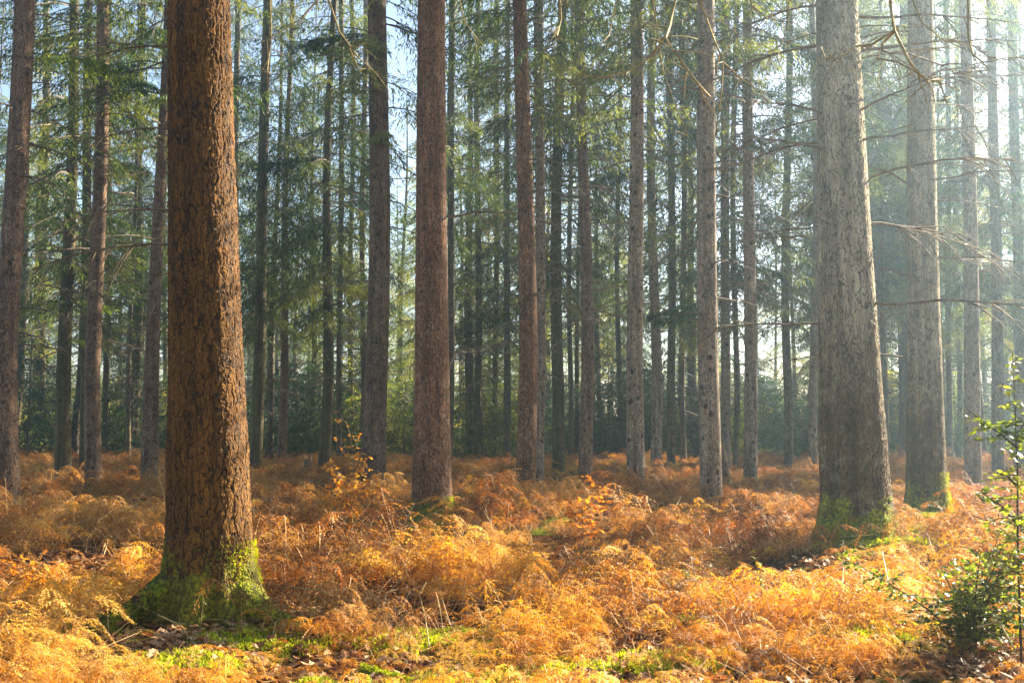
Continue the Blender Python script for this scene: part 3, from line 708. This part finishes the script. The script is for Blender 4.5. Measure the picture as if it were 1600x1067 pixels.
# ---- far wood behind the rows
def far_proto(seed):
    me = CROWN['low'][seed % 3] if seed < 3 else CROWN['mid'][seed % 3]
    return me
n = 58; y = rs.uniform(88, 150, n); x = (rs.uniform(0, 1, n) ** .75 * 2 - 1) * (.6 * y + 12)
n2 = 120; y2 = rs.uniform(64, 100, n2); x2 = rs.uniform(-1, 1, n2) * (.6 * y2 + 6); q2 = rs.uniform(.9, 1.5, n2)
o = scatter('far_wood', [CROWN['low'][0], CROWN['low'][1], CROWN['mid'][2], CROWN['pale'][0], BGT[0], BGT[1], YOUNG[0], YOUNG[1], YOUNG[3], YOUNG[2]],
            np.concatenate([np.stack([x, y, gh(x, y)], 1)] * 2 + [np.stack([x2, y2, gh(x2, y2)], 1)]), np.concatenate([np.stack([0 * x, 0 * x, rs.uniform(0, 6.28, n)], 1)] * 2 + [np.stack([0 * x2, 0 * x2, rs.uniform(0, 6.28, n2)], 1)]),
            np.concatenate([np.stack([1.15 + 0 * x] * 2 + [.95 + 0 * x], 1), np.stack([1.2 + 0 * x] * 2 + [1 + 0 * x], 1), np.stack([q2, q2, q2], 1)]),
            np.concatenate([rs.randint(0, 4, n), rs.randint(4, 6, n), rs.choice([6, 7, 8, 9], n2)]))
tag(o, 'hazy mass of conifers closing the view far behind', 'wood', kind='stuff')

# ------------------------------------------------------------------ boughs, saplings, stumps, logs and other single things
def bough_mesh(seed, mat, n=46):
    rnd = random.Random(seed); mb = MB(); k = 7
    pts = [Vector((i / k, 0.08 * math.sin(i), .05 * i / k - .22 * (i / k) ** 2)) for i in range(k + 1)]
    mb.tube(pts, [.012 * (1 - .8 * i / k) for i in range(k + 1)], 4, 0)
    for i in range(n):
        t = .12 + .88 * i / n; p = pts[min(int(t * k), k - 1)].lerp(pts[min(int(t * k), k - 1) + 1], t * k - min(int(t * k), k - 1))
        sg = 1 if i % 2 else -1; tl = .38 * (1.2 - t) + .06
        td = Vector((rnd.uniform(.3, .9), sg * rnd.uniform(.4, 1), rnd.uniform(-.6, -.05))).normalized()
        for q in range(13):
            u = (q + rnd.random()) / 13
            spray(mb, p + td * tl * u + Vector((0, 0, -.3 * tl * u * u)), td * .6 + Vector((rnd.uniform(-.5, .5), rnd.uniform(-.5, .5), rnd.uniform(-1.1, .2))), rnd.uniform(.07, .16), rnd.uniform(.006, .011), rnd)
    return mb.mesh('green_bough', [TW, mat])
BO_D = [bough_mesh(s_, M['needle_dark']) for s_ in (1, 2)]; BO_P = [bough_mesh(s_, M['needle_pale']) for s_ in (3, 4)]
ROOTS = {}
for ob in list(COL.objects):
    if ob.get('category') == 'tree' and ob.get('group', '').startswith('tall'):
        for i, t in enumerate(TREES):
            if ob['label'] == t[9]: ROOTS[i] = ob
def add_bough(i, v, az, L, me, dz=0.0):
    rt = ROOTS[i]; D = rt.location.y
    z = pix(TREES[i][0], v, D).z - rt.location.z
    link('green_bough', me, rt, loc=(.1 * math.cos(az), .1 * math.sin(az), z), rot=(0, 0, az), sc=(L, L, L))
add_bough(11, 472, math.radians(190), 1.5, BO_P[0]); add_bough(11, 470, math.radians(-20), 1.3, BO_P[1]); add_bough(11, 530, math.radians(-30), .8, BO_P[0]); add_bough(11, 335, math.radians(-15), 1.5, BO_D[0])
add_bough(8, 475, math.radians(160), 1.05, BO_D[0]); add_bough(8, 490, math.radians(195), 0.95, BO_D[1])
add_bough(23, 415, math.radians(-15), 1.6, BO_D[0]); add_bough(23, 440, math.radians(-40), 1.4, BO_D[1]); add_bough(23, 470, math.radians(200), 1.3, BO_D[0])
add_bough(19, 448, math.radians(-10), 1.5, BO_P[0]); add_bough(15, 420, math.radians(-20), 1.1, BO_D[1]); add_bough(15, 424, math.radians(185), .9, BO_D[0])
for (i, v, az, L, k) in ((10, 60, 200, 1.6, 1), (10, 130, -20, 1.5, 0), (4, 80, 10, 1.6, 1), (4, 30, 170, 1.2, 1), (12, 100, 190, 1.7, 0), (5, 60, 200, 1.6, 0), (13, 250, 10, 2, 1), (17, 120, 170, 2.2, 0), (17, 60, 10, 2.2, 0), (19, 250, 200, 2.2, 0), (25, 190, 20, 2, 0), (25, 260, 160, 1.8, 0)):
    add_bough(i, v, math.radians(az), L, (BO_P if k else BO_D)[i % 2])

# surface root of the thickest tree
rb0 = ROOTS[0]; mb = MB()
pts = [Vector(p) for p in ((-.30, -.12, .30), (-.52, -.32, .13), (-.72, -.62, .06), (-.88, -.95, .03), (-1.02, -1.25, -.03))]
mb.tube(pts, [.13, .10, .075, .055, .03], 12); link('root', mb.mesh('root', [M['bark_furrow']], True), rb0)
mb = MB(); pts = [Vector(p) for p in ((.32, -.2, .22), (.52, -.35, .09), (.75, -.42, .0), (.95, -.5, -.06))]
mb.tube(pts, [.11, .08, .05, .03], 12); link('root', mb.mesh('root', [M['bark_furrow']], True), rb0)
# ivy-thin moss pads low on the four mossy trunks
def moss_pad(root, prof_r, hmax, n, seed, azc, azw):
    rnd = random.Random(seed); mb = MB()
    for _ in range(n):
        az = azc + rnd.gauss(0, azw); z = hmax * rnd.random() ** 1.8; r = prof_r * (1 + .42 * math.exp(-z / .28)) * rnd.uniform(.97, 1.02)
        c = Vector((math.cos(az) * r, math.sin(az) * r, z)); nn = Vector((math.cos(az), math.sin(az), 0.3))
        spray(mb, c, nn + Vector((rnd.uniform(-.7, .7), rnd.uniform(-.7, .7), rnd.uniform(-.7, .7))), rnd.uniform(.012, .028), rnd.uniform(.003, .005), rnd, 0)
    link('moss', mb.mesh('moss', [M['moss']]), root)
moss_pad(ROOTS[0], .345, .62, 4200, 1, math.radians(-25), .42)
moss_pad(ROOTS[1], .32, .5, 3500, 2, math.radians(-35), .6)
moss_pad(ROOTS[2], .43, .3, 3000, 3, math.radians(-85), .9)
moss_pad(ROOTS[3], .36, .8, 5000, 4, math.radians(-60), .7)

def ground_px(u, v):
    """point of the ground plane seen at a pixel"""
    Y = CAMH * FPX / (v - HORIZON); p = pix(u, v, Y); return Vector((p.x, Y, float(gh(p.x, Y))))

def leafy_plant(name, label, cat, base, stems, leafmat, leafL, leafW, per_m, twigL, oak=False, stem_r=.006, droop=.2, stemmat=None, seed=0, up=.2, part_leaf='foliage', group=None):
    """stems: list of point lists relative to base"""
    rnd = random.Random(seed); sb = MB(); lb = MB()
    for pts in stems:
        k = len(pts); sb.tube(pts, [stem_r * (1 - .75 * i / (k - 1)) for i in range(k)], 6, 0)
        for i in range(k - 1):
            seg = pts[i + 1] - pts[i]
            for _ in range(max(1, int(seg.length * per_m))):
                f = rnd.random(); p = pts[i] + seg * f; prog = (i + f) / (k - 1)
                if prog < .12: continue
                az = rnd.uniform(0, 6.28); d = Vector((math.cos(az), math.sin(az), rnd.uniform(-droop, up))).normalized()
                L = twigL * (1.15 - prog * .8) * rnd.uniform(.6, 1.2)
                e = p + d * L + Vector((0, 0, -droop * L * .5)); sb.tube([p, p.lerp(e, .5) + Vector((0, 0, .01)), e], [stem_r * .35, stem_r * .28, stem_r * .15], 3, 0, cap=False)
                for q in range(max(3, int(L / (leafL * .42)))):
                    u = rnd.uniform(.15, 1); c = p.lerp(e, u)
                    ld = (d * .6 + Vector((rnd.uniform(-1, 1), rnd.uniform(-1, 1), rnd.uniform(-.7, .5)))).normalized()
                    s = rnd.uniform(.6, 1.25)
                    leaf_face(lb, c, ld, Vector((rnd.uniform(-.6, .6), rnd.uniform(-.6, .6), 1)), leafL * s, leafW * s, fold=rnd.uniform(-.1, .5), oak=oak)
    root = bpy.data.objects.new(name, None); COL.objects.link(root); root.location = base; tag(root, label, cat, group)
    link('stem', sb.mesh('stem', [stemmat or TW], True), root); link(part_leaf, lb.mesh(part_leaf, [leafmat]), root)
    return root
V = Vector
# beech saplings with orange leaves
b = ground_px(908, 868); D = b.y
def rel(u, v, Yd=0): return pix(u, v, D + Yd) - b
leafy_plant('beech_sapling', 'small beech sapling with glowing orange leaves standing in the bracken right of the photo centre', 'sapling', b,
            [[V((0, 0, 0)), rel(911, 830), rel(909, 790), rel(918, 738)], [rel(911, 830), rel(890, 800, .1), rel(868, 770, .15)], [rel(910, 800), rel(935, 780, -.1), rel(948, 755, -.1)]],
            M['beech'], .07, .024, 30, .28, seed=4)
b = ground_px(583, 848); D = b.y
leafy_plant('larch_sapling', 'leaning bent sapling with yellow hanging leaves left of the straight reddish trunk', 'sapling', b,
            [[V((0, 0, 0)), rel(575, 825), rel(550, 795), rel(538, 760), rel(526, 735), rel(510, 718)], [rel(545, 785), rel(575, 755, .1), rel(590, 735, .1)], [rel(538, 760), rel(560, 725, -.1), rel(566, 700, -.1)], [rel(550, 795), rel(520, 770, .1), rel(500, 752, .1)]],
            M['yellow'], .075, .022, 52, .24, seed=5, stem_r=.012, droop=.7, up=.0)
b = ground_px(552, 745); D = b.y
leafy_plant('bare_sapling', 'nearly bare pale sapling with few orange leaves beside the brown half-lit trunk', 'sapling', b,
            [[V((0, 0, 0)), rel(550, 700), rel(545, 670), rel(528, 640)], [rel(550, 700), rel(565, 685), rel(580, 660)], [rel(549, 690), rel(535, 690), rel(520, 675)]],
            M['yellow'], .11, .04, 7, .5, seed=6, stem_r=.016, stemmat=M['oak_twig'])
# holly tree at the right edge, holly bush in front of it
b = ground_px(1597, 1054); D = b.y
leafy_plant('holly_sapling', 'tall thin young holly cut by the right edge of the photo, rising above the bush', 'sapling', b,
            [[V((0, 0, 0)), rel(1593, 950), rel(1590, 840), rel(1590, 740), rel(1586, 640), rel(1582, 548)], [rel(1590, 700), rel(1560, 675, .05), rel(1512, 640, .1)],
             [rel(1590, 820), rel(1565, 790, .05), rel(1528, 765, .1)], [rel(1588, 690), rel(1600, 660), rel(1630, 640)], [rel(1590, 760), rel(1572, 742), rel(1550, 738)], [rel(1592, 880), rel(1620, 860), rel(1650, 830)], [rel(1592, 900), rel(1570, 880), rel(1550, 860)]],
            M['holly'], .045, .016, 52, .19, seed=7, stem_r=.009, stemmat=M['bark_green'], up=.5)
b = ground_px(1520, 1035); rnd = random.Random(9); st = []
for k in range(17):
    az = rnd.uniform(0, 6.28); r = rnd.uniform(.15, .85); h = rnd.uniform(.35, .9)
    st.append([V((0, 0, 0)), V((math.cos(az) * r * .35, math.sin(az) * r * .35, h * .45)), V((math.cos(az) * r * .8, math.sin(az) * r * .8, h * .8)), V((math.cos(az) * r * 1.15, math.sin(az) * r * 1.15, h))])
leafy_plant('holly_bush', 'low dark glossy holly bush mixed with dead bracken in the lower right corner', 'bush', b, st, M['holly'], .036, .013, 34, .3, seed=8, stemmat=M['bark_green'], up=.5)
b = ground_px(1085, 925); st = []
for k in range(12):
    az = rnd.uniform(0, 6.28); r = rnd.uniform(.1, .5); h = rnd.uniform(.2, .42)
    st.append([V((0, 0, 0)), V((math.cos(az) * r * .5, math.sin(az) * r * .5, h)), V((math.cos(az) * r, math.sin(az) * r, h * .7))])
leafy_plant('bramble_bush', 'low light green bramble mound among the bracken, left of the big furrowed right trunk', 'bush', b, st, M['bramble'], .045, .017, 24, .16, seed=10, up=.5)
b = ground_px(1187, 972); D = b.y
leafy_plant('seedling', 'single upright seedling with a light green tip in golden bracken', 'seedling', b, [[V((0, 0, 0)), rel(1190, 930), rel(1184, 868)]], M['bramble'], .05, .012, 34, .06, seed=11, stem_r=.004, stemmat=M['bark_green'])
b = ground_px(313, 985); D = b.y
leafy_plant('seedling', 'tiny pale sprout in the dead leaves before the thickest orange trunk', 'seedling', b, [[V((0, 0, 0)), rel(315, 960), rel(319, 934)]], M['bramble'], .025, .007, 30, .05, seed=12, stem_r=.004, stemmat=M['oak_twig'])
b = ground_px(1402, 1060); D = b.y
leafy_plant('seedling', 'fresh green spruce-like shoot at the bottom edge left of the holly bush', 'seedling', b, [[V((0, 0, 0)), rel(1402, 1040), rel(1400, 1018)]], M['bramble'], .05, .006, 90, .05, seed=13, stem_r=.004, stemmat=M['oak_twig'], up=1)
b = ground_px(60, 935); st = []; rnd = random.Random(19)
for k in range(5):
    az = rnd.uniform(0, 6.28); st.append([V((0, 0, 0)), V((math.cos(az) * .15, math.sin(az) * .15, .3)), V((math.cos(az) * .4, math.sin(az) * .4, .42))])
D = b.y
leafy_plant('oak_sapling', 'knee-high sapling with rusty orange leaves in the lit bracken, left edge foreground', 'sapling', b, st + [[V((0, 0, 0)), rel(95, 900), rel(60, 862)]], M['beech'], .06, .022, 20, .14, seed=14, oak=True)

# stumps
def stump(label, u, v, r, h, seed, tilt=0.0):
    b = ground_px(u, v) if v > 760 else None
    D = depth_from_base(v) if b is None else b.y
    p = pix(u, v, D); root = bpy.data.objects.new('tree_stump', None); COL.objects.link(root); root.location = (p.x, D, float(gh(p.x, D))); root.rotation_euler = (0, tilt, 0); tag(root, label, 'stump')
    rs2 = np.random.RandomState(seed); zs = np.linspace(-.1, h, 22)
    me = trunk_mesh('stump_body', lambda z: r * (1 + .35 * math.exp(-max(z, 0) / .2)), h, M['bark_brown'], 32, zs, [(k, .3, .2, .2) for k in (0, 2, 4)], seed=seed, uneven=.06)
    n = len(me.vertices)
    for vv in me.vertices:
        if vv.co.z > h * .7:
            a = math.atan2(vv.co.y, vv.co.x); vv.co.z += (math.sin(a * 2 + seed) * .10 + math.sin(a * 5) * .05) * h * (vv.co.z - h * .7) / (.3 * h)
    link('stump_body', me, root)
    tb = MB(); ring = []
    for k in range(32):
        a = 2 * math.pi * k / 32; ring.append(V((math.cos(a) * r * .97, math.sin(a) * r * .97, h - .01 + (math.sin(a * 2 + seed) * .10 + math.sin(a * 5) * .05) * h)))
    for k in range(32): tb.face([V((0, 0, h * .93)), ring[k], ring[(k + 1) % 32]])
    link('broken_top', tb.mesh('broken_top', [M['stalk']]), root)
stump('small cut stump in the bracken beside the green-tinged trunk', 481, 722, .13, .78, 3)
stump('broken rotten stump leaning against the foot of the pale knotted trunk', 1130, 768, .19, .92, 4, -.12)

# mossy logs
def mossy_log(label, px_pts, rad, seed):
    rnd = random.Random(seed); P0 = [ground_px(*p) + V((0, 0, rad * .55)) for p in px_pts]; b = P0[0].copy(); pts = []
    for i in range(len(P0) - 1):
        for k in range(8): pts.append(P0[i].lerp(P0[i + 1], k / 8) - b + V((0, rnd.uniform(-.012, .012), rnd.uniform(-.012, .012))))
    pts.append(P0[-1] - b)
    root = bpy.data.objects.new('mossy_log', None); COL.objects.link(root); root.location = b; tag(root, label, 'log')
    mb = MB(); n = len(pts); mb.tube(pts, [rad * (1 - .5 * i / n) * rnd.uniform(.85, 1.12) for i in range(n)], 12); link('log', mb.mesh('log', [M['bark_green']], True), root)
    cb = MB()
    for _ in range(4200):
        i = rnd.randint(0, n - 2); p = pts[i].lerp(pts[i + 1], rnd.random()); a = rnd.gauss(math.pi / 2, .8); r = rad * (1 - .5 * i / n)
        ax = (pts[i + 1] - pts[i]).normalized(); sd = ax.cross(V((0, 0, 1))).normalized(); nn = sd * math.cos(a) + V((0, 0, 1)) * math.sin(a)
        spray(cb, p + nn * r * .95, nn + V((rnd.uniform(-.8, .8), rnd.uniform(-.8, .8), rnd.uniform(-.5, .5))), rnd.uniform(.015, .035), rnd.uniform(.003, .006), rnd, 0)
    link('moss', cb.mesh('moss', [M['moss']]), root)
mossy_log('longest mossy fallen branch at the bottom of the photo, left of its centre', [(565, 1028), (620, 1040), (670, 1048), (735, 1058)], .055, 1)
mossy_log('mossy fallen branch with a dark hollow under it, bottom centre', [(740, 1012), (800, 1008), (860, 1016), (905, 1022)], .05, 2)
mossy_log('short mossy fallen branch at the bottom, right of centre', [(965, 1044), (1010, 1038), (1065, 1042)], .04, 3)
# fallen sticks
def stick(label, px_pts, hs_, rad, seed):
    rnd = random.Random(seed); P0 = [ground_px(*p) + V((0, 0, h)) for p, h in zip(px_pts, hs_)]; b = P0[0].copy()
    mb = MB(); pts = [p - b for p in P0]; n = len(pts); mb.tube(pts, [rad * (1 - .6 * i / n) for i in range(n)], 7)
    for _ in range(2):
        i = rnd.randint(1, n - 1); q = pts[i] + V((rnd.uniform(-.1, .1), rnd.uniform(-.1, .1), rnd.uniform(.0, .1))); mb.tube([pts[i], q], [rad * .4, rad * .2], 5)
    o = link('fallen_stick', mb.mesh('fallen_stick', [M['oak_twig']], True), loc=b); tag(o, label, 'stick')
stick('pale stick lying on the leaf litter right before the thickest orange trunk', [(246, 985), (280, 995), (308, 1010)], (.15, .12, .02), .007, 1)
stick('bright curved stick arching out of the lower right corner', [(1530, 1062), (1565, 1066), (1592, 1085)], (.28, .34, .2), .009, 2)
stick('thin upright broken stalk beside the green collar of the big furrowed trunk', [(1325, 912), (1323, 910), (1318, 908)], (.0, .22, .42), .006, 3)
stick('long straw-coloured stick lying across the bracken below the centre', [(436, 975), (500, 978), (560, 985)], (.28, .3, .2), .006, 4)
stick('pale bent stick standing in the dark hollow below the straight reddish trunk', [(672, 1000), (664, 985), (655, 985)], (.02, .2, .36), .006, 5)

# bare oak whose mossy limb reaches in over the clearing
orr = bpy.data.objects.new('bare_oak', None); COL.objects.link(orr); ob_ = V((5.3, 3.0, float(gh(5.3, 3.0)))); orr.location = ob_
tag(orr, 'bare oak whose thin yellowish mossy twigs hang in along the top of the photo', 'tree')
link('trunk', trunk_mesh('trunk', lambda z: .22 * (1 - max(z, 0) / 13) * (1 + .4 * math.exp(-max(z, 0) / .4)), 11, M['bark_green'], 32, np.linspace(-.2, 11, 60), seed=77), orr)
limb = [V(p) for p in ((5.25, 3.0, 4.3), (4.4, 3.9, 4.75), (3.4, 4.8, 4.7), (2.3, 5.5, 4.85), (1.1, 5.9, 4.75), (0, 6.1, 4.9), (-1.2, 6.2, 4.75), (-2.0, 6.3, 4.8))]
mb = MB(); mb.tube([p - ob_ for p in limb], [.09, .075, .06, .05, .04, .032, .025, .015], 10); link('limb', mb.mesh('limb', [M['oak_twig']], True), orr)
def limb_at(x):
    for i in range(len(limb) - 1):
        if limb[i + 1].x <= x <= limb[i].x:
            f = (x - limb[i].x) / (limb[i + 1].x - limb[i].x); return limb[i].lerp(limb[i + 1], f)
    return limb[-1].copy()
TWIGS = [([(1060, -40), (1055, 0), (1046, 42), (1040, 60), (1060, 90), (1090, 130), (1110, 152)], 1, 3.4), ([(1046, 48), (1020, 85), (990, 110), (940, 122), (905, 116)], 0, 2.2),
 ([(1097, -40), (1096, 8), (1115, 60), (1130, 95), (1128, 140), (1118, 212)], 1, 2.8), ([(1130, 98), (1160, 125), (1192, 146)], 0, 1.6), ([(1015, -30), (1028, 55), (1036, 110), (1055, 165), (1076, 214)], 1, 1.8),
 ([(872, -40), (876, 30), (870, 57), (883, 65)], 1, 3.0), ([(1388, -40), (1392, 15), (1398, 50), (1420, 95), (1440, 120), (1450, 128), (1468, 127), (1480, 162)], 1, 3.4), ([(1398, 50), (1380, 67), (1371, 92), (1405, 98), (1440, 119)], 0, 2.4),
 ([(1397, 48), (1362, 70), (1335, 73), (1310, 92), (1290, 92), (1283, 74)], 0, 2.2), ([(1512, -40), (1513, 60), (1520, 85), (1548, 110)], 1, 2.4), ([(1410, -40), (1440, 35), (1470, 60), (1530, 88), (1570, 92)], 1, 1.6),
 ([(500, -40), (530, 50), (560, 90), (590, 118), (607, 141)], 1, 2.0), ([(505, -10), (470, 30), (440, 50), (400, 70)], 0, 1.6), ([(545, 75), (560, 108), (577, 108)], 0, 1.4), ([(708, -40), (726, 35), (745, 60), (762, 80)], 1, 1.8),
 ([(1160, -40), (1175, 10), (1200, 30), (1240, 36)], 1, 2.0), ([(1300, -40), (1260, 5), (1232, 12), (1200, 24)], 1, 1.6), ([(420, -40), (424, 60), (418, 110), (425, 118)], 1, 1.6), ([(968, -40), (960, 20), (952, 55), (930, 80)], 1, 1.4), ([(1240, -40), (1225, 60), (1215, 90), (1226, 120)], 1, 1.4)]
rnd = random.Random(31)
for (pl, main, w) in TWIGS:
    x0 = (pl[0][0] - CX) / FPX * 5.9; L0 = limb_at(x0); Y = L0.y
    for _ in range(3): x0 = (pl[0][0] - CX) / FPX * Y; L0 = limb_at(x0); Y = L0.y
    pts = [pix(u, v, Y + .12 * math.sin(k * 1.3)) for k, (u, v) in enumerate(pl)]
    if main: pts = [L0] + pts
    R = w * .0033; n = len(pts); mb = MB()
    mb.tube([p - ob_ for p in pts], [R * (1 - .7 * i / n) * rnd.uniform(.9, 1.2) for i in range(n)], 7)
    for i in range(1, n - 1):
        for _ in range(2):
            p = pts[i].lerp(pts[i + 1], rnd.random()); e = p + V((rnd.uniform(-.25, .25), rnd.uniform(-.2, .2), rnd.uniform(-.22, .06)))
            md = p.lerp(e, .5) + V((rnd.uniform(-.03, .03), 0, rnd.uniform(0, .03))); mb.tube([p - ob_, md - ob_, e - ob_], [R * .35, R * .28, R * .14], 4)
            if rnd.random() < .5: e2 = md + V((rnd.uniform(-.12, .12), 0, rnd.uniform(-.15, .02))); mb.tube([md - ob_, e2 - ob_], [R * .22, R * .1], 3)
    link('twig', mb.mesh('twig', [M['oak_twig']], True), orr)

# ------------------------------------------------------------------ haze
def build_haze():
    mb = MB(); a, b, zt, zb = -182, 182, 30.5, -1.4
    v = [Vector((x, y, z)) for z in (zb, zt) for (x, y) in ((a, a), (b, a), (b, b), (a, b))]
    mb.v = v; mb.f = [(3, 2, 1, 0), (4, 5, 6, 7), (0, 1, 5, 4), (1, 2, 6, 5), (2, 3, 7, 6), (3, 0, 4, 7)]; mb.m = [0] * 6
    m = NT('haze'); pv = m.n('ShaderNodeVolumePrincipled')
    pv.inputs['Color'].default_value = (0.56, 0.78, 1.0, 1); pv.inputs['Density'].default_value = HAZE_DENSITY
    pv.inputs['Anisotropy'].default_value = HAZE_G
    pv.inputs['Density Attribute'].default_value = ''; pv.inputs['Temperature Attribute'].default_value = ''; pv.inputs['Color Attribute'].default_value = ''
    m.l(pv.outputs[0], m.out.inputs['Volume'])
    try: m.mat.cycles.homogeneous_volume = True
    except Exception: pass
    tag(link('haze', mb.mesh('haze', [m.mat])), 'pale sunlit morning mist between the trunks', 'haze', kind='stuff')
build_haze()
